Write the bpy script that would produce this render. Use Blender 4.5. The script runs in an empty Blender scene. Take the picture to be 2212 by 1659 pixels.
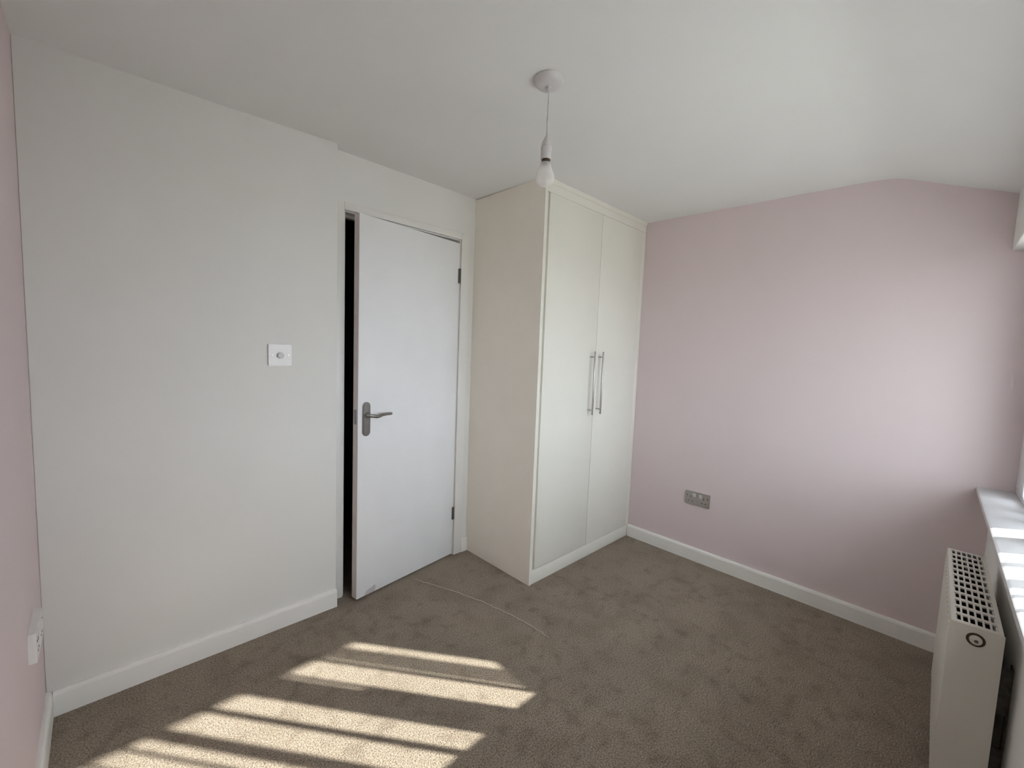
import bpy, bmesh, math, random
from mathutils import Vector, Matrix

random.seed(7)
scene = bpy.context.scene
COL = scene.collection

# ------------------------------------------------------------------ camera
def make_camera():
    yaw, pitch, roll = math.radians(45.787), math.radians(-4.690), math.radians(2.196)
    f = Vector((math.cos(yaw) * math.cos(pitch), math.sin(yaw) * math.cos(pitch), math.sin(pitch)))
    r = Vector((math.sin(yaw), -math.cos(yaw), 0))
    u = r.cross(f)
    c, s = math.cos(roll), math.sin(roll)
    r2, u2 = r * c + u * s, u * c - r * s
    cam = bpy.data.cameras.new('camera')
    cam.sensor_width = 36.0
    cam.lens = 14.967
    cam.clip_start = 0.01
    o = bpy.data.objects.new('camera', cam)
    COL.objects.link(o)
    m = Matrix((r2, u2, -f)).transposed().to_4x4()
    m.translation = Vector((0.1666, 0.1144, 1.3394))
    o.matrix_world = m
    scene.camera = o
make_camera()

# ------------------------------------------------------------------ light
SUN_STRENGTH = 21
SKY_STRENGTH = 10.6
SKY_COLOR = (0.92, 0.985, 1.06, 1)
world = bpy.data.worlds.new('sky')
scene.world = world
world.use_nodes = True
wb = world.node_tree.nodes['Background']
wb.inputs['Color'].default_value = SKY_COLOR         # bright hazy sky
wb.inputs['Strength'].default_value = SKY_STRENGTH

sl = bpy.data.lights.new('sun', 'SUN')
sl.energy = SUN_STRENGTH
sl.angle = math.radians(0.53)
sl.color = (1.0, 0.955, 0.86)
so = bpy.data.objects.new('sun', sl)
COL.objects.link(so)
so.location = (5, -6, 5)
so.rotation_euler = Vector((-1.118, 1.43, -1.0)).to_track_quat('-Z', 'Y').to_euler()

vs = scene.view_settings
scene.display_settings.display_device = 'sRGB'
vs.view_transform = 'Standard'
vs.look = 'None'
vs.exposure = 0.0
vs.gamma = 1.0
vs.use_curve_mapping = False
scene.cycles.max_bounces = 12
scene.cycles.diffuse_bounces = 8
scene.cycles.transparent_max_bounces = 12
scene.cycles.sample_clamp_indirect = 8.0

# ------------------------------------------------------------------ materials
MATS = {}
def mat(name, color, rough=0.5, metal=0.0, bump=0.0, bscale=200.0, var=0.0, vscale=3.0, spec=0.5, trans=0.0):
    m = bpy.data.materials.new(name)
    m.use_nodes = True
    nt = m.node_tree
    p = nt.nodes['Principled BSDF']
    p.inputs['Base Color'].default_value = (*color, 1)
    p.inputs['Roughness'].default_value = rough
    p.inputs['Metallic'].default_value = metal
    p.inputs['Specular IOR Level'].default_value = spec
    p.inputs['Transmission Weight'].default_value = trans
    tc = nt.nodes.new('ShaderNodeTexCoord')
    if var > 0:
        n = nt.nodes.new('ShaderNodeTexNoise')
        n.inputs['Scale'].default_value = vscale
        n.inputs['Detail'].default_value = 4
        nt.links.new(tc.outputs['Object'], n.inputs['Vector'])
        rp = nt.nodes.new('ShaderNodeValToRGB')
        rp.color_ramp.elements[0].position = 0.3
        rp.color_ramp.elements[1].position = 0.7
        rp.color_ramp.elements[0].color = (*[c * (1 - var) for c in color], 1)
        rp.color_ramp.elements[1].color = (*[min(1, c * (1 + var)) for c in color], 1)
        nt.links.new(n.outputs['Fac'], rp.inputs['Fac'])
        nt.links.new(rp.outputs['Color'], p.inputs['Base Color'])
    if bump > 0:
        n2 = nt.nodes.new('ShaderNodeTexNoise')
        n2.inputs['Scale'].default_value = bscale
        n2.inputs['Detail'].default_value = 3
        nt.links.new(tc.outputs['Object'], n2.inputs['Vector'])
        b = nt.nodes.new('ShaderNodeBump')
        b.inputs['Strength'].default_value = bump
        b.inputs['Distance'].default_value = 0.002
        nt.links.new(n2.outputs['Fac'], b.inputs['Height'])
        nt.links.new(b.outputs['Normal'], p.inputs['Normal'])
    MATS[name] = m
    return m

WHITE = mat('white_emulsion', (0.785, 0.78, 0.76), 0.9, bump=0.06, bscale=260, var=0.012, vscale=2.5, spec=0.15)
CEIL = mat('ceiling_emulsion', (0.785, 0.79, 0.785), 0.95, bump=0.05, bscale=200, var=0.012, vscale=2.0, spec=0.1)
PINK = mat('pink_emulsion', (0.71, 0.61, 0.62), 0.9, bump=0.06, bscale=260, var=0.012, vscale=2.5, spec=0.15)
GLOSS = mat('white_gloss_paint', (0.80, 0.785, 0.76), 0.35, bump=0.03, bscale=60, spec=0.4)
SILLM = mat('sill_paint', (0.60, 0.605, 0.62), 0.35, bump=0.02, bscale=60, spec=0.4)
SKIRT = mat('skirting_paint', (0.85, 0.84, 0.815), 0.4, bump=0.05, bscale=80, var=0.02, vscale=9, spec=0.35)
DOORM = mat('door_paint', (0.84, 0.845, 0.865), 0.45, bump=0.04, bscale=40, var=0.015, vscale=6, spec=0.35)
EDGE = mat('door_edge_paint', (0.62, 0.58, 0.57), 0.5, var=0.04, vscale=12)
CREAM = mat('cream_board', (0.79, 0.775, 0.71), 0.45, bump=0.02, bscale=120, var=0.01, vscale=5, spec=0.35)
BEIGE = mat('beige_board', (0.88, 0.83, 0.75), 0.6, bump=0.03, bscale=150, var=0.015, vscale=6, spec=0.3)
PENDANT = mat('aged_white_plastic', (0.62, 0.60, 0.605), 0.4, var=0.02, vscale=40)
PLASTIC = mat('white_plastic', (0.80, 0.79, 0.79), 0.3, var=0.01, vscale=20)
KNOBM = mat('grey_plastic', (0.55, 0.54, 0.54), 0.35, var=0.02, vscale=40)
NICKEL = mat('satin_nickel', (0.30, 0.29, 0.28), 0.32, metal=1.0, bump=0.02, bscale=300, var=0.06, vscale=60)
STEEL = mat('brushed_steel', (0.50, 0.49, 0.48), 0.38, metal=0.9, bump=0.03, bscale=300, var=0.05, vscale=50)
DARK = mat('dark_recess', (0.03, 0.025, 0.022), 0.6, var=0.1, vscale=30)
BRONZE = mat('dark_bronze', (0.07, 0.045, 0.025), 0.45, metal=0.3, var=0.2, vscale=40)
RADM = mat('radiator_enamel', (0.66, 0.635, 0.58), 0.35, bump=0.02, bscale=90, var=0.01, vscale=8, spec=0.4)
FIN = mat('fin_shade', (0.025, 0.022, 0.02), 0.9, var=0.1, vscale=60, spec=0.05)  # near-black steel; the shade inside the radiator is put into its colour
GALV = mat('darkened_galvanised', (0.13, 0.125, 0.12), 0.55, metal=0.5, var=0.25, vscale=90)  # grey metal darkened to stand for shade in the gap behind the radiator
UPVC = mat('window_upvc', (0.82, 0.83, 0.86), 0.3, var=0.01, vscale=8)
BLOCKM = mat('sun_block_render', (0.45, 0.40, 0.36), 0.9, bump=0.3, bscale=60, var=0.1, vscale=8)  # for the blocks added outside to cut the sun
ROOFM = mat('roof_board', (0.30, 0.28, 0.27), 0.8, bump=0.2, bscale=40, var=0.1, vscale=6)
GROUND = mat('outside_paving', (0.34, 0.33, 0.30), 0.95, bump=0.4, bscale=12, var=0.15, vscale=1.5)
THREADM = mat('pale_thread', (0.60, 0.53, 0.45), 0.9, bump=0.2, bscale=500, var=0.08, vscale=120)
SCUFF = mat('worn_paint', (0.60, 0.55, 0.57), 0.7, bump=0.2, bscale=120, var=0.08, vscale=60)
HALLM = mat('landing_shade', (0.12, 0.12, 0.12), 0.95, var=0.05, vscale=4)  # dark colour stands for the unlit landing

def glass_mat(name, tint, gloss=0.06):
    m = bpy.data.materials.new(name)
    m.use_nodes = True
    nt = m.node_tree
    nt.nodes.clear()
    out = nt.nodes.new('ShaderNodeOutputMaterial')
    t = nt.nodes.new('ShaderNodeBsdfTransparent')
    t.inputs['Color'].default_value = (*tint, 1)
    g = nt.nodes.new('ShaderNodeBsdfGlossy')
    g.inputs['Roughness'].default_value = 0.02
    mx = nt.nodes.new('ShaderNodeMixShader')
    mx.inputs['Fac'].default_value = gloss
    nt.links.new(t.outputs[0], mx.inputs[1])
    nt.links.new(g.outputs[0], mx.inputs[2])
    nt.links.new(mx.outputs[0], out.inputs['Surface'])
    return m
GLASS = glass_mat('window_glass', (0.95, 0.97, 0.97))
SUNFILTER = glass_mat('sun_filter', (0.36, 0.36, 0.36))  # for unseen strips added to weaken the sun

def bulb_mat():
    m = bpy.data.materials.new('pearl_glass')
    m.use_nodes = True
    nt = m.node_tree
    p = nt.nodes['Principled BSDF']
    p.inputs['Base Color'].default_value = (0.93, 0.92, 0.91, 1)
    p.inputs['Roughness'].default_value = 0.08
    t = nt.nodes.new('ShaderNodeBsdfTransparent')
    t.inputs['Color'].default_value = (0.97, 0.96, 0.96, 1)
    lw = nt.nodes.new('ShaderNodeLayerWeight')
    lw.inputs['Blend'].default_value = 0.35
    mr = nt.nodes.new('ShaderNodeMapRange')
    mr.inputs['To Min'].default_value = 0.34
    mr.inputs['To Max'].default_value = 0.75
    nt.links.new(lw.outputs['Facing'], mr.inputs['Value'])
    mx = nt.nodes.new('ShaderNodeMixShader')
    nt.links.new(mr.outputs['Result'], mx.inputs['Fac'])
    nt.links.new(t.outputs[0], mx.inputs[1])
    nt.links.new(p.outputs[0], mx.inputs[2])
    nt.links.new(mx.outputs[0], nt.nodes['Material Output'].inputs['Surface'])
    return m
BULB = bulb_mat()

def carpet_mat():
    m = bpy.data.materials.new('carpet')
    m.use_nodes = True
    nt = m.node_tree
    L = nt.links.new
    p = nt.nodes['Principled BSDF']
    p.inputs['Roughness'].default_value = 1.0
    p.inputs['Specular IOR Level'].default_value = 0.05
    p.inputs['Sheen Weight'].default_value = 0.15
    tc = nt.nodes.new('ShaderNodeTexCoord')
    def noise(scale, detail=2.0, rough=0.5):
        n = nt.nodes.new('ShaderNodeTexNoise')
        n.inputs['Scale'].default_value = scale
        n.inputs['Detail'].default_value = detail
        n.inputs['Roughness'].default_value = rough
        L(tc.outputs['Object'], n.inputs['Vector'])
        return n
    def ramp(src, p0, p1, c0, c1):
        r = nt.nodes.new('ShaderNodeValToRGB')
        r.color_ramp.elements[0].position = p0
        r.color_ramp.elements[1].position = p1
        r.color_ramp.elements[0].color = (*c0, 1)
        r.color_ramp.elements[1].color = (*c1, 1)
        L(src, r.inputs['Fac'])
        return r.outputs['Color']
    fine = noise(185, 3, 0.8)
    tuft = ramp(fine.outputs['Fac'], 0.33, 0.67, (0.088, 0.067, 0.051), (0.52, 0.435, 0.34))
    # trodden blotches: pile lying another way, strongest towards the far wall
    def blots(scale, p0, p1, dark, area):
        # footmarks come in patches, so a broad noise says where they lie
        n, a = noise(scale, 1.5, 0.4), noise(area, 1)
        mr = nt.nodes.new('ShaderNodeMapRange')
        mr.inputs['From Min'].default_value = 0.38
        mr.inputs['From Max'].default_value = 0.62
        mr.inputs['To Min'].default_value = 0.07
        mr.inputs['To Max'].default_value = -0.04
        L(a.outputs['Fac'], mr.inputs['Value'])
        ad = nt.nodes.new('ShaderNodeMath')
        L(n.outputs['Fac'], ad.inputs[0]); L(mr.outputs['Result'], ad.inputs[1])
        return ramp(ad.outputs[0], p0, p1, dark, (1, 1, 1))
    blot = blots(17, 0.27, 0.47, (0.78, 0.765, 0.75), 1.6)
    blot2 = blots(7, 0.34, 0.54, (0.86, 0.85, 0.83), 1.1)
    broad = ramp(noise(2.4, 2).outputs['Fac'], 0.35, 0.65, (0.93, 0.93, 0.93), (1.03, 1.02, 1.02))
    def mul(a, b):
        mx = nt.nodes.new('ShaderNodeMix')
        mx.data_type = 'RGBA'
        mx.blend_type = 'MULTIPLY'
        mx.inputs[0].default_value = 1.0
        L(a, mx.inputs[6]); L(b, mx.inputs[7])
        return mx.outputs[2]
    L(mul(mul(mul(tuft, blot), blot2), broad), p.inputs['Base Color'])
    b = nt.nodes.new('ShaderNodeBump')
    b.inputs['Strength'].default_value = 0.9
    b.inputs['Distance'].default_value = 0.006
    L(noise(185, 3, 0.7).outputs['Fac'], b.inputs['Height'])
    L(b.outputs['Normal'], p.inputs['Normal'])
    return m
CARPET = carpet_mat()

# ------------------------------------------------------------------ helpers
def link(name, bm, m, parent=None, smooth=False):
    me = bpy.data.meshes.new(name)
    bmesh.ops.recalc_face_normals(bm, faces=bm.faces)
    if smooth:
        for f in bm.faces: f.smooth = True
    bm.to_mesh(me); bm.free()
    ms = m if isinstance(m, (list, tuple)) else [m]
    for k in ms: me.materials.append(k)
    o = bpy.data.objects.new(name, me)
    COL.objects.link(o)
    if parent: o.parent = parent
    if smooth:
        try: me.set_sharp_from_angle(angle=math.radians(40))
        except Exception: pass
    return o

def box(bm, x0, x1, y0, y1, z0, z1, bev=0.0, seg=2):
    b = bmesh.new()
    vs_ = [b.verts.new((x, y, z)) for x in (x0, x1) for y in (y0, y1) for z in (z0, z1)]
    for q in ((0, 1, 3, 2), (4, 6, 7, 5), (0, 4, 5, 1), (2, 3, 7, 6), (0, 2, 6, 4), (1, 5, 7, 3)):
        b.faces.new([vs_[i] for i in q])
    if bev > 0:
        bmesh.ops.bevel(b, geom=b.edges[:], offset=bev, segments=seg, affect='EDGES', profile=0.5)
    t = bpy.data.meshes.new('t'); b.to_mesh(t); b.free()
    bm.from_mesh(t); bpy.data.meshes.remove(t)
    return bm

def bxo(name, m, x0, x1, y0, y1, z0, z1, bev=0.0, parent=None, seg=2):
    return link(name, box(bmesh.new(), x0, x1, y0, y1, z0, z1, bev, seg), m, parent, smooth=bev > 0)

def lathe(bm, prof, cx=0, cy=0, cz=0, axis='Z', n=40):
    """prof: list of (r, h) along the axis"""
    rings = []
    for r, h in prof:
        ring = []
        if r < 1e-6:
            pts = [(0, 0, h)]
        else:
            pts = [(r * math.cos(2 * math.pi * i / n), r * math.sin(2 * math.pi * i / n), h) for i in range(n)]
        for x, y, z in pts:
            if axis == 'Z': v = (cx + x, cy + y, cz + z)
            elif axis == 'X': v = (cx + z, cy + x, cz + y)
            else: v = (cx + x, cy + z, cz + y)
            ring.append(bm.verts.new(v))
        rings.append(ring)
    for a, b in zip(rings, rings[1:]):
        for i in range(n):
            j = (i + 1) % n
            if len(a) == 1 and len(b) == 1: continue
            if len(a) == 1: bm.faces.new((a[0], b[i], b[j]))
            elif len(b) == 1: bm.faces.new((a[i], a[j], b[0]))
            else: bm.faces.new((a[i], a[j], b[j], b[i]))
    return bm

def tube(bm, pts, rad, n=10):
    pts = [Vector(p) for p in pts]
    rings = []
    for i, p in enumerate(pts):
        d = (pts[min(i + 1, len(pts) - 1)] - pts[max(i - 1, 0)]).normalized()
        a = d.cross(Vector((0, 0, 1)))
        if a.length < 1e-4: a = d.cross(Vector((1, 0, 0)))
        a.normalize(); b = d.cross(a)
        r = rad[i] if isinstance(rad, (list, tuple)) else rad
        rings.append([bm.verts.new(p + a * r * math.cos(2 * math.pi * k / n) + b * r * math.sin(2 * math.pi * k / n)) for k in range(n)])
    for A, B in zip(rings, rings[1:]):
        for k in range(n):
            bm.faces.new((A[k], A[(k + 1) % n], B[(k + 1) % n], B[k]))
    bm.faces.new(rings[0]); bm.faces.new(rings[-1])
    return bm

def prism(bm, outline, axis, a, b):
    """outline of (u, v); axis 'X': (x, u, v); 'Y': (u, y, v); 'Z': (u, v, z)"""
    def pt(u, v, w):
        return {'X': (w, u, v), 'Y': (u, w, v), 'Z': (u, v, w)}[axis]
    A = [bm.verts.new(pt(u, v, a)) for u, v in outline]
    B = [bm.verts.new(pt(u, v, b)) for u, v in outline]
    n = len(outline)
    for i in range(n):
        bm.faces.new((A[i], A[(i + 1) % n], B[(i + 1) % n], B[i]))
    bm.faces.new(A); bm.faces.new(B)
    return bm

def tag(o, label, cat, group=None, kind=None):
    o['label'] = label
    o['category'] = cat
    if group: o['group'] = group
    if kind: o['kind'] = kind
    return o

def struct(o, label, cat):
    return tag(o, label, cat, kind='structure')

def empty(name, loc=(0, 0, 0), rotz=0.0):
    o = bpy.data.objects.new(name, None)
    o.empty_display_size = 0.1
    COL.objects.link(o)
    o.location = loc
    o.rotation_euler = (0, 0, rotz)
    return o

# ------------------------------------------------------------------ dimensions (metres)
W, D, D2 = 2.944, 2.2006, 2.2633          # far pink wall, door wall, recessed door wall
XS, XW, YF = 1.000, 1.882, 1.680          # end of the thick wall, wardrobe side, wardrobe front
WIN_P, WIN_R = (W, -0.056, 0.0), 0.0153   # window wall: pivot in the far corner, slight skew
SILL, HEAD = 0.814, 1.832

# ------------------------------------------------------------------ room shell
bm = bmesh.new()
box(bm, -0.25, 3.2, -0.35, 3.6, -0.12, 0.0)
struct(link('floor', bm, CARPET), 'mottled taupe brown carpet laid across the whole bedroom floor', 'floor')

def ceiling():
    xs = [-0.1, 0.5, 1.0, 1.45, 1.9, 2.45, 3.05]
    ys = [0.388, 0.9, 1.4, 1.8, 2.2, 2.36]
    def zc(x, y):
        t = (y - 0.388) / (2.23 - 0.388)
        # plaster sags a little towards the left
        back = [(-0.1, 2.240), (0.0, 2.243), (0.5, 2.252), (1.0, 2.266), (1.9, 2.259), (3.05, 2.258)]
        front = [(-0.1, 2.230), (3.05, 2.234)]
        def it(tab):
            for (x0, z0), (x1, z1) in zip(tab, tab[1:]):
                if x <= x1: return z0 + (z1 - z0) * (x - x0) / (x1 - x0)
            return tab[-1][1]
        return it(front) * (1 - t) + it(back) * t
    pos = []
    # slope down to the window wall, then a softly plastered crease, then the flat part
    prof = [(-0.34, None), (0.30, None), (0.36, None)]
    for y, _ in prof:
        pos.append([(x, y, 2.234 - 0.411 * (0.388 - y) - (0.0006 if y > 0.35 else 0) - (0.004 if x < 0.5 else 0)) for x in xs])
    pos.append([(x, 0.41, zc(x, 0.41) - 0.0035) for x in xs])
    for y in [0.47] + ys[1:]:
        pos.append([(x, y, zc(x, y)) for x in xs])
    out = []
    for part in (pos[:5], pos[4:]):
        bm = bmesh.new()
        rows = [[bm.verts.new(p) for p in row] for row in part]
        for a, b in zip(rows, rows[1:]):
            for i in range(len(xs) - 1):
                bm.faces.new((a[i], a[i + 1], b[i + 1], b[i]))
        r = bmesh.ops.extrude_face_region(bm, geom=bm.faces[:])
        bmesh.ops.translate(bm, verts=[v for v in r['geom'] if isinstance(v, bmesh.types.BMVert)], vec=(0, 0, 0.06))
        out.append(link('ceiling', bm, CEIL, smooth=True))
    return out
slope, flat = ceiling()
struct(slope, 'sloping strip of white ceiling coming down to the window wall', 'ceiling')
struct(flat, 'flat white painted ceiling with the pendant light', 'ceiling')

TOP = 2.30
bm = box(bmesh.new(), -0.15, 0.0, -0.35, D + 0.2, 0, TOP)
struct(link('wall_left', bm, PINK), 'pale pink wall at the left edge with a raised socket', 'wall')
bm = box(bmesh.new(), W, W + 0.15, -0.30, D2 + 0.3, 0, TOP)
struct(link('wall_right', bm, PINK), 'pale pink end wall under the angled ceiling, grey socket low down', 'wall')

# door wall: thick part at the left, thinner recessed part holding the doorway
LX0, LX1, LZ = 1.046, 1.783, 2.000          # structural opening
bm = bmesh.new()
box(bm, 0.0, XS, D, D + 0.17, 0, TOP, 0.004)
box(bm, XS - 0.002, LX0, D2, D2 + 0.105, 0, TOP)
box(bm, LX1, W, D2, D2 + 0.105, 0, TOP)
box(bm, LX0, LX1, D2, D2 + 0.105, LZ, TOP)
struct(link('wall_back', bm, WHITE, smooth=True), 'off white wall with the door, stepping back beside the doorway', 'wall')

# landing behind the door, its lack of light put into dark wall colour
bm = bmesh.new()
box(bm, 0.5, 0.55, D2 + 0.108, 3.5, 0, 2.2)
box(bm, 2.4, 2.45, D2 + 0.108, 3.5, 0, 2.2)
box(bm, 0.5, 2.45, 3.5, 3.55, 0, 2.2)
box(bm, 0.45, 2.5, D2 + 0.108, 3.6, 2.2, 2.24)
struct(link('wall_landing', bm, HALLM), 'landing walls coloured dark in place of the unlit gloom behind the door', 'wall')

# window wall (built along its own slightly skewed line)
bm = bmesh.new()
box(bm, -3.2, 0.0, -0.20, 0.0, 0, SILL - 0.026)
box(bm, -3.2, 0.0, -0.20, 0.036, HEAD, 2.12, 0.003)
box(bm, -3.2, -2.152, -0.20, 0.0, SILL - 0.026, HEAD)
o = link('wall_front', bm, WHITE)
o.location = WIN_P; o.rotation_euler = (0, 0, WIN_R)
struct(o, 'off white window wall below the sill and above the window', 'wall')

# skirting boards: moulded profile with a rounded top
def skirt_profile(t=0.0165, h=0.090):
    return [(0, 0), (t, 0), (t, h - 0.014), (t - 0.002, h - 0.006), (t - 0.006, h - 0.001), (t - 0.010, h), (0, h)]
def skirting(name, axis, at, sgn, a, b, h=0.090):
    bm = bmesh.new()
    pr = [(at + sgn * u, v) for u, v in skirt_profile(h=h)]
    if axis == 'X': prism(bm, pr, 'X', a, b)      # runs along x, profile in (y, z)
    else: prism(bm, pr, 'Y', a, b)                # runs along y, profile in (x, z)
    return link(name, bm, SKIRT)
struct(skirting('baseboard_back', 'X', D, -1, 0.0166, XS), 'white skirting board under the light switch wall', 'baseboard')
struct(skirting('baseboard_left', 'Y', 0.0, 1, -0.05, D), 'white skirting board along the left pink wall', 'baseboard')
struct(skirting('baseboard_right', 'Y', W, -1, -0.05, YF - 0.001, 0.086), 'white skirting board along the pink end wall', 'baseboard')
struct(skirting('trim_2', 'X', D2, -1, 1.8335, XW - 0.001, 0.092), 'short white skirting offcut between door frame and wardrobe', 'baseboard')

# door frame
fr = empty('trim_1', (LX0, D2, 0))
struct(fr, 'white painted door frame with narrow architrave', 'door frame')
def fpart(name, m, x0, x1, y0, y1, z0, z1, bev=0.0):
    return bxo(name, m, x0 - LX0, x1 - LX0, y0 - D2, y1 - D2, z0, z1, bev, fr)
fpart('door_lining', GLOSS, LX0, LX0 + 0.016, D2 - 0.001, D2 + 0.107, 0, LZ - 0.0005)
fpart('door_lining', GLOSS, LX1 - 0.016, LX1, D2 - 0.001, D2 + 0.107, 0, LZ - 0.0005)
fpart('door_lining', GLOSS, LX0 + 0.016, LX1 - 0.016, D2 - 0.001, D2 + 0.107, LZ - 0.016, LZ - 0.0005)
fpart('door_stop', GLOSS, LX0 + 0.016, LX0 + 0.028, D2 + 0.045, D2 + 0.075, 0, LZ - 0.016)
fpart('door_stop', GLOSS, LX1 - 0.028, LX1 - 0.016, D2 + 0.045, D2 + 0.075, 0, LZ - 0.016)
fpart('door_stop', GLOSS, LX0 + 0.028, LX1 - 0.028, D2 + 0.045, D2 + 0.075, LZ - 0.030, LZ - 0.016)
fpart('architrave', GLOSS, XS + 0.004, LX0 + 0.008, D2 - 0.016, D2, 0, LZ + 0.028, 0.004)
fpart('architrave', GLOSS, LX1 - 0.010, 1.833, D2 - 0.016, D2, 0, LZ + 0.028, 0.004)
fpart('architrave', GLOSS, LX0 + 0.008, LX1 - 0.010, D2 - 0.016, D2, LZ - 0.010, LZ + 0.028, 0.004)

# ------------------------------------------------------------------ door leaf, standing ajar
HX, HY = 1.766, 2.2565
ANG = math.radians(-172.01)
dr = empty('door_1', (HX, HY, 0), ANG)
struct(dr, 'plain white flush door standing ajar into the room', 'door')
# local: +x from hinge to latch; +y is towards the room ... the front face lies at y = 0
LW = 0.682
leaf = bxo('door_leaf', [DOORM], 0.002, LW, -0.044, 0.0, 0.010, 1.967, 0.0015, dr)
bxo('lock_edge', EDGE, LW - 0.0005, LW + 0.0006, -0.0425, -0.0015, 0.012, 1.965, 0, leaf)
# keep plate in the edge
bxo('latch_plate', NICKEL, LW + 0.0006, LW + 0.0022, -0.033, -0.011, 0.930, 1.005, 0.0005, leaf)
# backplate with rounded ends
def stadium(cx, z0, z1, r, n=14):
    pts = []
    for i in range(n + 1):
        a = math.pi * i / n
        pts.append((cx + r * math.cos(a), z1 - r + r * math.sin(a)))
    for i in range(n + 1):
        a = math.pi + math.pi * i / n
        pts.append((cx + r * math.cos(a), z0 + r + r * math.sin(a)))
    return pts
PX = 0.637
bm = bmesh.new()
prism(bm, stadium(PX, 0.868, 1.043, 0.022), 'Y', 0.0003, 0.006)
prism(bm, stadium(PX, 0.873, 1.038, 0.0175), 'Y', 0.006, 0.0085)
plate = link('handle_plate', bm, NICKEL, leaf)
bm = bmesh.new()
lathe(bm, [(0.0, 0.0085), (0.0125, 0.0085), (0.0125, 0.016), (0.009, 0.020), (0.0085, 0.050), (0.0, 0.052)], PX, 0, 0.978, 'Y', 24)
tube(bm, [(PX + 0.002, 0.046, 0.978), (PX - 0.012, 0.049, 0.976), (PX - 0.030, 0.050, 0.971), (PX - 0.048, 0.049, 0.972), (PX - 0.066, 0.048, 0.977),
          (PX - 0.090, 0.047, 0.979), (PX - 0.120, 0.045, 0.978), (PX - 0.126, 0.0445, 0.978)],
     [0.0085, 0.009, 0.009, 0.0085, 0.0080, 0.0078, 0.0075, 0.0045], 14)
link('lever_handle', bm, NICKEL, leaf, smooth=True)
for z0, z1 in ((1.728, 1.816), (0.238, 0.318)):
    bm = bmesh.new()
    lathe(bm, [(0, z0), (0.0045, z0), (0.0062, z0 + 0.004), (0.0062, z0 + 0.026), (0.0056, z0 + 0.027), (0.0062, z0 + 0.028),
               (0.0062, z1 - 0.028), (0.0056, z1 - 0.027), (0.0062, z1 - 0.026), (0.0062, z1 - 0.004), (0.0045, z1), (0, z1)], 0.0, 0.004, 0, 'Z', 16)
    box(bm, 0.002, 0.010, -0.002, 0.0012, z0, z1)
    link('hinge', bm, GALV, leaf, smooth=True)
# worn patch low on the lock side
bm = bmesh.new()
prism(bm, [(0.634, 0.0115), (0.636, 0.020), (0.625, 0.032), (0.606, 0.038), (0.590, 0.041), (0.573, 0.049), (0.568, 0.036), (0.571, 0.0115)], 'Y', 0.0002, 0.0007)
o = link('worn_patch', bm, SCUFF, leaf)
o['label'] = 'greyish pink worn patch in the paint'

# ------------------------------------------------------------------ window
win = empty('window_1', WIN_P, WIN_R)
struct(win, 'white framed window running along the wall above a deep sill', 'window')
def wx(s): return (s + 1.69) * 0.93 - W
YG0, YG1 = -0.120, -0.062      # local depth of the frame (outside, inside)
def wbox(name, m, x0, x1, y0, y1, z0, z1, bev=0.0):
    return bxo(name, m, x0, x1, y0, y1, z0, z1, bev, win)
JAMB = -0.185  # far jamb's width set to hold back skylight on the pink wall
FL = -2.15
bm = bmesh.new()
ZB, ZT = SILL + 0.020, HEAD - 0.05
box(bm, FL, -0.001, YG0, YG1, SILL, ZB, 0.004)
box(bm, FL, -0.001, YG0, YG1, ZT, HEAD, 0.004)
box(bm, JAMB, -0.001, YG0, YG1, ZB, ZT, 0.004)
box(bm, FL, FL + 0.06, YG0, YG1, ZB, ZT, 0.004)
link('window_frame', bm, UPVC, win, smooth=True)
# mullions and slimmer glazing bars; shadows of deep bars are wider than the bars
mull = [(wx(1.02) + 0.035, wx(1.02) + 0.085),
        (wx(0.555) + 0.035, wx(0.695) - 0.007),
        (wx(0.262) + 0.035, wx(0.327) - 0.007)]
for xc in (1.49, 1.2, 0.98):
    mull.append((xc - W - 0.03, xc - W + 0.03))
for a, b in mull:
    wbox('mullion', UPVC, a, b, YG0, YG1, ZB, ZT, 0.003)
bars = [(0.846, 0.866), (0.711, 0.727), (0.435, 0.465), (0.203, 0.217), (0.115, 0.128)]
for s0, s1 in bars:
    wbox('glazing_bar', UPVC, wx(s0), wx(s1), -0.080, -0.072, ZB, ZT)
edges = sorted([(FL + 0.06, FL + 0.06)] + mull + [(JAMB, JAMB)])
for (a0, a1), (b0, b1) in zip(edges, edges[1:]):
    wbox('pane', GLASS, a1, b0, -0.093, -0.090, ZB, ZT)
wbox('sun_filter_strip', SUNFILTER, wx(0.885), wx(0.985), -0.0885, -0.0875, ZB, ZT)  # unseen strip added to dim one sun band on the carpet
wbox('sun_filter_strip', SUNFILTER, wx(0.694), wx(0.711), -0.0885, -0.0875, 1.215, ZT)  # second added strip, weakens the thin sun streak
wbox('glazing_bar', UPVC, wx(0.690), wx(0.728), -0.080, -0.072, ZB, 1.215)  # added piece blocking the slit, so the thin sun streak stops short
# sill board with a rounded nose
bm = bmesh.new()
prof = [(YG0 + 0.002, SILL - 0.025), (0.042, SILL - 0.025), (0.049, SILL - 0.021), (0.052, SILL - 0.0125), (0.049, SILL - 0.004), (0.042, SILL), (YG0 + 0.002, SILL)]
prism(bm, prof, 'X', -3.05, -0.0015)
link('window_sill', bm, SILLM, win, smooth=True)

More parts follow.
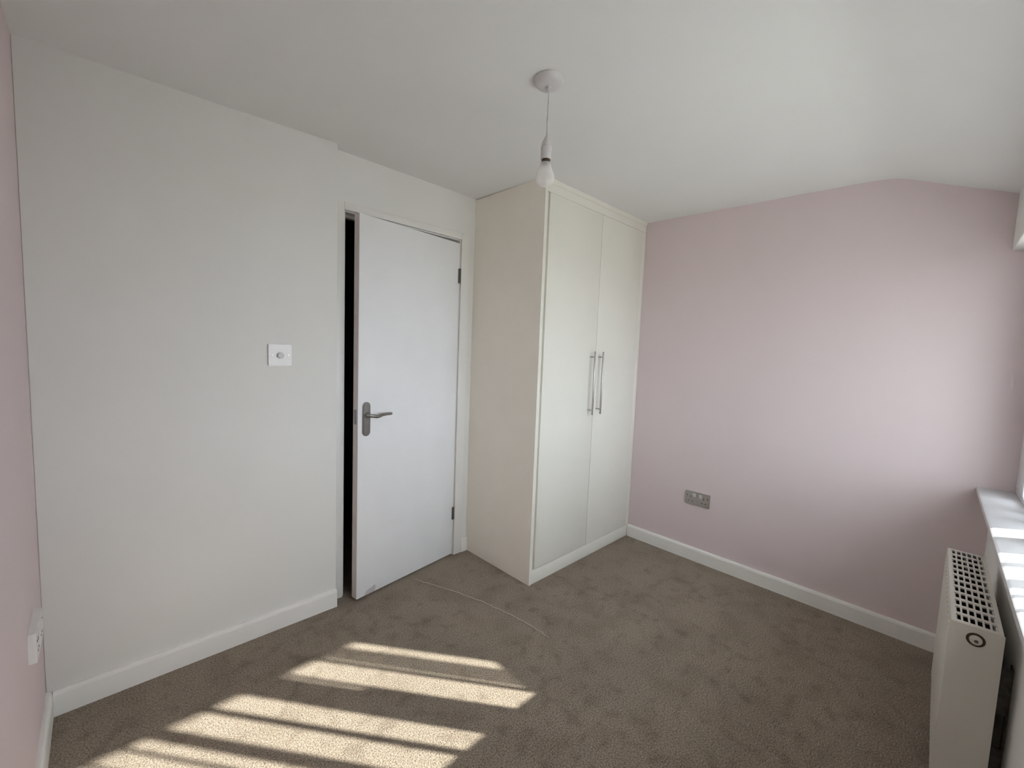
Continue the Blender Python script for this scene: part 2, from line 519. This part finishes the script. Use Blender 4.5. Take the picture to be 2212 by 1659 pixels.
# outside: eaves over the window, unseen blocks added to cut the sun, paving
bm = bmesh.new()
prism(bm, [(2.7, 3.05), (2.7, 3.15), (-0.66, 1.95), (-0.66, 1.768), (-0.64, 1.768), (-0.64, 1.80), (-0.26, 1.86), (-0.26, 2.02), (0.40, 2.32)], 'X', -0.6, 3.6)
struct(link('roof', bm, ROOFM), 'roof slope and eaves over the window outside', 'roof')
bm = bmesh.new()
box(bm, 3.0, 3.25, -0.744, -0.262, -0.4, 2.0)
box(bm, 3.0, 3.25, -0.955, -0.744, -0.4, 1.48)
struct(link('sun_block_outside', bm, BLOCKM), 'unseen blocks added outside the window to cut off the sun', 'wall')
bm = box(bmesh.new(), -25, 25, -40, -0.45, -0.5, -0.4)
struct(link('ground', bm, GROUND), 'paved ground outside the window', 'ground')

# ------------------------------------------------------------------ wardrobe
wd = empty('wardrobe', (XW, YF, 0))
tag(wd, 'tall cream fitted double wardrobe from floor to ceiling between door and pink wall', 'wardrobe')
def wp(name, m, x0, x1, y0, y1, z0, z1, bev=0.0, parent=None):
    return bxo(name, m, x0 - XW, x1 - XW, y0 - YF, y1 - YF, z0, z1, bev, parent or wd)
CT = 2.253
wp('side_panel', [BEIGE], XW, XW + 0.017, YF + 0.001, D2 - 0.0005, 0.001, CT, 0.0)
o = wp('side_edging', CREAM, XW, XW + 0.0175, YF - 0.0008, YF + 0.001, 0.001, CT - 0.02, 0.0)
wp('carcass', CREAM, XW + 0.017, W - 0.001, YF + 0.0125, D2 - 0.017, 0.001, CT)
wp('plinth', CREAM, XW + 0.0175, W - 0.018, YF, YF + 0.012, 0.001, 0.0805, 0.0015)
wp('fascia', CREAM, XW + 0.0175, W - 0.001, YF + 0.001, YF + 0.012, 2.1828, CT, 0.001)
wp('filler_strip', CREAM, W - 0.040, W - 0.001, YF + 0.001, YF + 0.012, 0.084, 2.182, 0.001)
# cornice strip against the ceiling
bm = bmesh.new()
prism(bm, [(0.0, CT - 0.026), (-0.003, CT - 0.025), (-0.004, CT - 0.015), (-0.007, CT - 0.009), (-0.008, CT), (0.0, CT)], 'X', 0.0175, W - XW - 0.002)
link('cornice', bm, CREAM, wd)
SPLIT = 2.4145
Z0, Z1 = 0.084, 2.180
doors = []
for a, b in ((1.922, SPLIT - 0.0015), (SPLIT + 0.0015, W - 0.043)):
    doors.append(wp('wardrobe_door', CREAM, a, b, YF - 0.001, YF + 0.012, Z0, Z1, 0.0015))
def bar_handle(x, parent):
    bm = bmesh.new()
    z0, z1, y = 0.950, 1.344, -0.036
    tube(bm, [(x, y, z0), (x, y, z0 + 0.002), (x, y, z1 - 0.002), (x, y, z1)], [0.0048, 0.006, 0.006, 0.0048], 16)
    for z in (z0 + 0.030, z1 - 0.034):
        tube(bm, [(x, y, z), (x, -0.001, z)], 0.0052, 12)
    h = link('bar_handle', bm, STEEL, parent, smooth=True)
    h['label'] = 'slim brushed steel bar handle'
bar_handle(2.359 - XW, doors[0])
bar_handle(2.446 - XW, doors[1])

# ------------------------------------------------------------------ pendant light
PXY = (1.278, 1.134)
pz = 2.2465
pd = empty('pendant_light', (PXY[0], PXY[1], pz))
tag(pd, 'bare bulb pendant with white ceiling rose and cord hanging from the ceiling', 'light')
bm = bmesh.new()
lathe(bm, [(0, 0.004), (0.0455, 0.004), (0.0455, -0.0035), (0.051, -0.0035), (0.051, -0.006), (0.0495, -0.010), (0.046, -0.018), (0.040, -0.023), (0.030, -0.0255), (0.010, -0.027), (0.0085, -0.034), (0.004, -0.036), (0, -0.036)], n=56)
link('ceiling_rose', bm, PENDANT, pd, smooth=True)
zh = 2.057 - pz
bm = bmesh.new()
tube(bm, [(0, 0, -0.033), (0.0004, 0, -0.08), (0, 0.0004, -0.13), (0, 0, zh + 0.001)], 0.0024, 12)
link('cord', bm, PENDANT, pd, smooth=True)
bm = bmesh.new()
lathe(bm, [(0, zh + 0.004), (0.0055, zh + 0.003), (0.0085, zh - 0.004), (0.015, zh - 0.016), (0.0172, zh - 0.027), (0.0172, zh - 0.0285),
           (0.0150, zh - 0.029), (0.0150, zh - 0.032), (0.0182, zh - 0.0325), (0.0182, zh - 0.070), (0.0172, zh - 0.072), (0.0150, zh - 0.072), (0.0150, zh - 0.05), (0, zh - 0.05)], n=36)
link('lamp_holder', bm, PENDANT, pd, smooth=True)
bm = bmesh.new()
lathe(bm, [(0, zh - 0.060), (0.0150, zh - 0.060), (0.0150, zh - 0.081), (0.0160, zh - 0.083), (0, zh - 0.083)], n=32)
o = link('bulb_cap', bm, BRONZE, pd, smooth=True)
o['label'] = 'dark brass bulb cap below the lamp holder'
bm = bmesh.new()
zt = zh - 0.0825
prof = [(0.0165, zt), (0.0180, zt - 0.006), (0.0212, zt - 0.016), (0.0255, zt - 0.028), (0.0292, zt - 0.038), (0.0317, zt - 0.047), (0.0322, zt - 0.053)]
for i in range(1, 9):
    a = math.pi / 2 * i / 8
    prof.append((0.0322 * math.cos(a), zt - 0.053 - 0.026 * math.sin(a)))
prof[-1] = (0, prof[-1][1])
lathe(bm, prof, n=40)
o = link('bulb', bm, BULB, pd, smooth=True)
o['label'] = 'pearl glass bulb, unlit'

# ------------------------------------------------------------------ dimmer switch
sw = empty('light_switch', (0.745, D - 0.0005, 1.273))
tag(sw, 'square white dimmer switch with a round knob on the off white wall', 'switch')
def rounded_plate(w, h, r, y0, y1, bev, n=6):
    pts = []
    for cx, cz, a0 in ((w / 2 - r, h / 2 - r, 0), (-w / 2 + r, h / 2 - r, 90), (-w / 2 + r, -h / 2 + r, 180), (w / 2 - r, -h / 2 + r, 270)):
        for i in range(n + 1):
            a = math.radians(a0 + 90 * i / n)
            pts.append((cx + r * math.cos(a), cz + r * math.sin(a)))
    bm = bmesh.new()
    prism(bm, pts, 'Y', y0, y1)
    if bev:
        es = [e for e in bm.edges if abs(e.verts[0].co.y - y0) < 1e-6 and abs(e.verts[1].co.y - y0) < 1e-6]
        bmesh.ops.bevel(bm, geom=es, offset=bev, segments=2, affect='EDGES')
    return bm
link('switch_plate', rounded_plate(0.093, 0.095, 0.005, -0.011, 0, 0.002), PLASTIC, sw, smooth=True)
bm = bmesh.new()
lathe(bm, [(0, -0.011), (0.0135, -0.011), (0.0130, -0.0225), (0.0115, -0.0245), (0, -0.0245)], 0, 0, -0.001, 'Y', 28)
o = link('dimmer_knob', bm, KNOBM, sw, smooth=True)
o['label'] = 'light grey round knob'
for x in (-0.033, 0.033):
    bm = bmesh.new()
    lathe(bm, [(0, -0.0112), (0.0036, -0.0112), (0.0034, -0.0120), (0, -0.0122)], x, 0, 0, 'Y', 14)
    link('plate_screw', bm, NICKEL, sw)

# ------------------------------------------------------------------ double sockets
def double_socket(name, loc, rotz, w, h, depth, plate_m, knob_m, box_depth=0.0):
    s = empty(name, loc, rotz)
    # local: plate in the x-z plane, front towards -y
    y_back = 0.0
    if box_depth:
        link('back_box', rounded_plate(w, h, 0.004, -box_depth, 0.0, 0), PLASTIC, s)
        y_back = -box_depth
    link('socket_plate', rounded_plate(w, h, 0.005, y_back - depth, y_back - 0.0002, 0.002), plate_m, s, smooth=True)
    yf = y_back - depth
    for sx in (-1, 1):
        bm = box(bmesh.new(), sx * w * 0.13 - 0.0085, sx * w * 0.13 + 0.0085, yf - 0.0045, yf, h * 0.10, h * 0.36, 0.0012)
        link('rocker_switch', bm, knob_m, s, smooth=True)
        c = sx * w * 0.26
        for xa, xb, za, zb in ((-0.0025, 0.0025, h * 0.05, h * 0.05 + 0.010),
                               (-0.0145, -0.0080, -h * 0.26, -h * 0.26 + 0.005),
                               (0.0080, 0.0145, -h * 0.26, -h * 0.26 + 0.005)):
            bxo('pin_hole', DARK, c + xa, c + xb, yf - 0.0006, yf, za, zb, 0, s)
        bm = bmesh.new()
        lathe(bm, [(0, yf - 0.0002), (0.0038, yf - 0.0002), (0.0036, yf - 0.001), (0, yf - 0.0012)], sx * w * 0.41, 0, h * 0.16, 'Y', 14)
        link('plate_screw', bm, BRONZE, s)
    return s
s1 = double_socket('wall_socket', (W - 0.0003, 1.193, 0.412), -math.pi / 2, 0.158, 0.089, 0.008, STEEL, KNOBM)
tag(s1, 'grey metal double wall socket low on the pink end wall', 'socket')
s2 = double_socket('wall_socket', (0.0003, 1.912, 0.452), math.pi / 2, 0.165, 0.088, 0.008, PLASTIC, PLASTIC, 0.009)
tag(s2, 'white raised double socket box on the left pink wall above the skirting', 'socket')

# ------------------------------------------------------------------ radiator
rd = empty('radiator', WIN_P, WIN_R)
tag(rd, 'white panel radiator with a slotted top grille under the window sill', 'radiator')
RX0, RX1 = -1.124, -0.476
RY0, RY1 = 0.033, 0.131
RZ0, RZ1 = 0.125, 0.650
bm = bmesh.new()
box(bm, RX0 + 0.001, RX1 - 0.001, RY1 - 0.014, RY1, RZ0, RZ1 - 0.003, 0.004)
n = 16
for i in range(n):                                    # pressed vertical flutes
    x = RX0 + 0.03 + (RX1 - RX0 - 0.06) * i / (n - 1)
    box(bm, x - 0.011, x + 0.011, RY1 - 0.004, RY1 + 0.0022, RZ0 + 0.03, RZ1 - 0.035, 0.0018, 1)
link('front_panel', bm, RADM, rd, smooth=True)
bm = box(bmesh.new(), RX0 + 0.001, RX1 - 0.001, RY0, RY0 + 0.014, RZ0, RZ1 - 0.003, 0.004)
link('rear_panel', bm, RADM, rd, smooth=True)
ends = []
for x0, x1 in ((RX0 - 0.002, RX0 + 0.001), (RX1 - 0.001, RX1 + 0.002)):
    bm = box(bmesh.new(), x0, x1, RY0 - 0.001, RY1 + 0.001, RZ0 + 0.004, RZ1, 0.0012)
    ends.append(link('end_panel', bm, RADM, rd, smooth=True))
# grille: a plate pierced by 6 x 12 slots
bm = bmesh.new()
gx0, gx1, gy0, gy1 = RX0 + 0.001, RX1 - 0.001, RY0 + 0.001, RY1 - 0.001
rim = 0.0075
nx, ny = 12, 6
px = (gx1 - gx0 - 2 * rim) / nx
py = (gy1 - gy0 - 2 * rim) / ny
xs = [gx0]; ys = [gy0]
for i in range(nx): xs += [gx0 + rim + px * i + px * 0.15, gx0 + rim + px * i + px * 0.85]
for j in range(ny): ys += [gy0 + rim + py * j + py * 0.15, gy0 + rim + py * j + py * 0.85]
xs.append(gx1); ys.append(gy1)
V = {}
for i, x in enumerate(xs):
    for j, y in enumerate(ys):
        V[i, j] = bm.verts.new((x, y, RZ1))
for i in range(len(xs) - 1):
    for j in range(len(ys) - 1):
        if i % 2 == 1 and j % 2 == 1: continue
        bm.faces.new((V[i, j], V[i + 1, j], V[i + 1, j + 1], V[i, j + 1]))
r = bmesh.ops.extrude_face_region(bm, geom=bm.faces[:])
bmesh.ops.translate(bm, verts=[v for v in r['geom'] if isinstance(v, bmesh.types.BMVert)], vec=(0, 0, -0.004))
link('top_grille', bm, RADM, rd)
# convector fins between the panels
bm = bmesh.new()
n = 50
ya, yb = RY0 + 0.016, RY1 - 0.016
for side in (0, 1):
    pts = []
    base = ya if side == 0 else yb
    tip = ya + 0.028 if side == 0 else yb - 0.028
    for i in range(n):
        x = RX0 + 0.012 + (RX1 - RX0 - 0.024) * i / (n - 1)
        pts.append((x, base if (i // 2) % 2 == 0 else tip))
    for (xa, y0), (xb, y1) in zip(pts, pts[1:]):
        a = [bm.verts.new(p) for p in ((xa, y0, RZ0 + 0.04), (xb, y1, RZ0 + 0.04), (xb, y1, RZ1 - 0.014), (xa, y0, RZ1 - 0.014))]
        bm.faces.new(a)
bmesh.ops.remove_doubles(bm, verts=bm.verts, dist=1e-5)
o = link('convector_fins', bm, FIN, rd)
o['kind'] = 'stuff'
# blanking plug on the near end, ringed by dark colour for the gap's shade
cy, cz = 0.082, 0.617
bm = bmesh.new()
lathe(bm, [(0.0125, RX0 - 0.0022), (0.0125, RX0 - 0.0030), (0.0178, RX0 - 0.0030), (0.0182, RX0 - 0.0022)], 0, cy, cz, 'X', 36)
lathe(bm, [(0, RX0 - 0.0021), (0.0182, RX0 - 0.0021)], 0, cy, cz, 'X', 36)
o = link('plug_gap_shade', bm, BRONZE, ends[0], smooth=True)
o['label'] = 'raised dark ring coloured for the shade in the gap round the plug'
bm = bmesh.new()
lathe(bm, [(0.0124, RX0 - 0.0022), (0.0122, RX0 - 0.0055), (0.0105, RX0 - 0.0068), (0, RX0 - 0.0070)], 0, cy, cz, 'X', 32)
link('blanking_plug', bm, RADM, ends[0], smooth=True)
bm = bmesh.new()
lathe(bm, [(0.0042, RX0 - 0.0069), (0.0040, RX0 - 0.0082), (0, RX0 - 0.0084)], 0, cy - 0.001, cz - 0.002, 'X', 16)
link('bleed_screw', bm, GALV, ends[0], smooth=True)
# wall brackets and tails
for x in (RX0 + 0.10, RX1 - 0.10):
    bm = bmesh.new()
    box(bm, x - 0.018, x + 0.018, 0.0005, 0.004, 0.16, 0.53)
    box(bm, x - 0.018, x - 0.014, 0.004, RY0 - 0.0005, 0.16, 0.30)
    box(bm, x - 0.018, x - 0.014, 0.004, RY0 - 0.0005, 0.40, 0.505)
    box(bm, x - 0.018, x - 0.014, 0.004, RY0 - 0.008, 0.505, 0.53)
    link('wall_bracket', bm, GALV, rd)
for x in (RX0 + 0.06, RX1 - 0.06):
    bm = bmesh.new()
    tube(bm, [(x, 0.07, 0.001), (x, 0.07, 0.06), (x, 0.07, RZ0 + 0.01)], 0.0075, 12)
    tube(bm, [(x, 0.07, 0.075), (x, 0.07, 0.105)], 0.013, 12)
    link('pipe_tail', bm, NICKEL, rd, smooth=True)

# ------------------------------------------------------------------ thread on the carpet
TH = [(1.431, 2.156), (1.455, 2.097), (1.483, 2.024), (1.516, 1.950), (1.546, 1.865), (1.584, 1.741), (1.602, 1.661), (1.624, 1.546), (1.631, 1.492), (1.640, 1.401), (1.638, 1.314)]
def smooth_path(pts, k=6):
    out = []
    P = [pts[0]] + list(pts) + [pts[-1]]
    for i in range(1, len(P) - 2):
        p0, p1, p2, p3 = (Vector((*q, 0)) for q in P[i - 1:i + 3])
        for j in range(k):
            t = j / k
            out.append(0.5 * ((2 * p1) + (p2 - p0) * t + (2 * p0 - 5 * p1 + 4 * p2 - p3) * t * t + (3 * p1 - p0 - 3 * p2 + p3) * t ** 3))
    out.append(Vector((*pts[-1], 0)))
    return out
path = smooth_path(TH)
pts, rad = [], []
for i, p in enumerate(path):
    w = 0.0016 * math.sin(i * 1.7) + 0.0011 * math.sin(i * 0.63 + 1)
    pts.append((p.x + w, p.y + 0.3 * w, 0.0016 + 0.0005 * math.sin(i * 0.9)))
    rad.append(0.0018 if 1 < i < len(path) - 2 else 0.0008)
tag(link('loose_thread', tube(bmesh.new(), pts, rad, 8), THREADM, smooth=True),
    'thin pale curved thread lying on the carpet from the door towards the middle', 'thread')
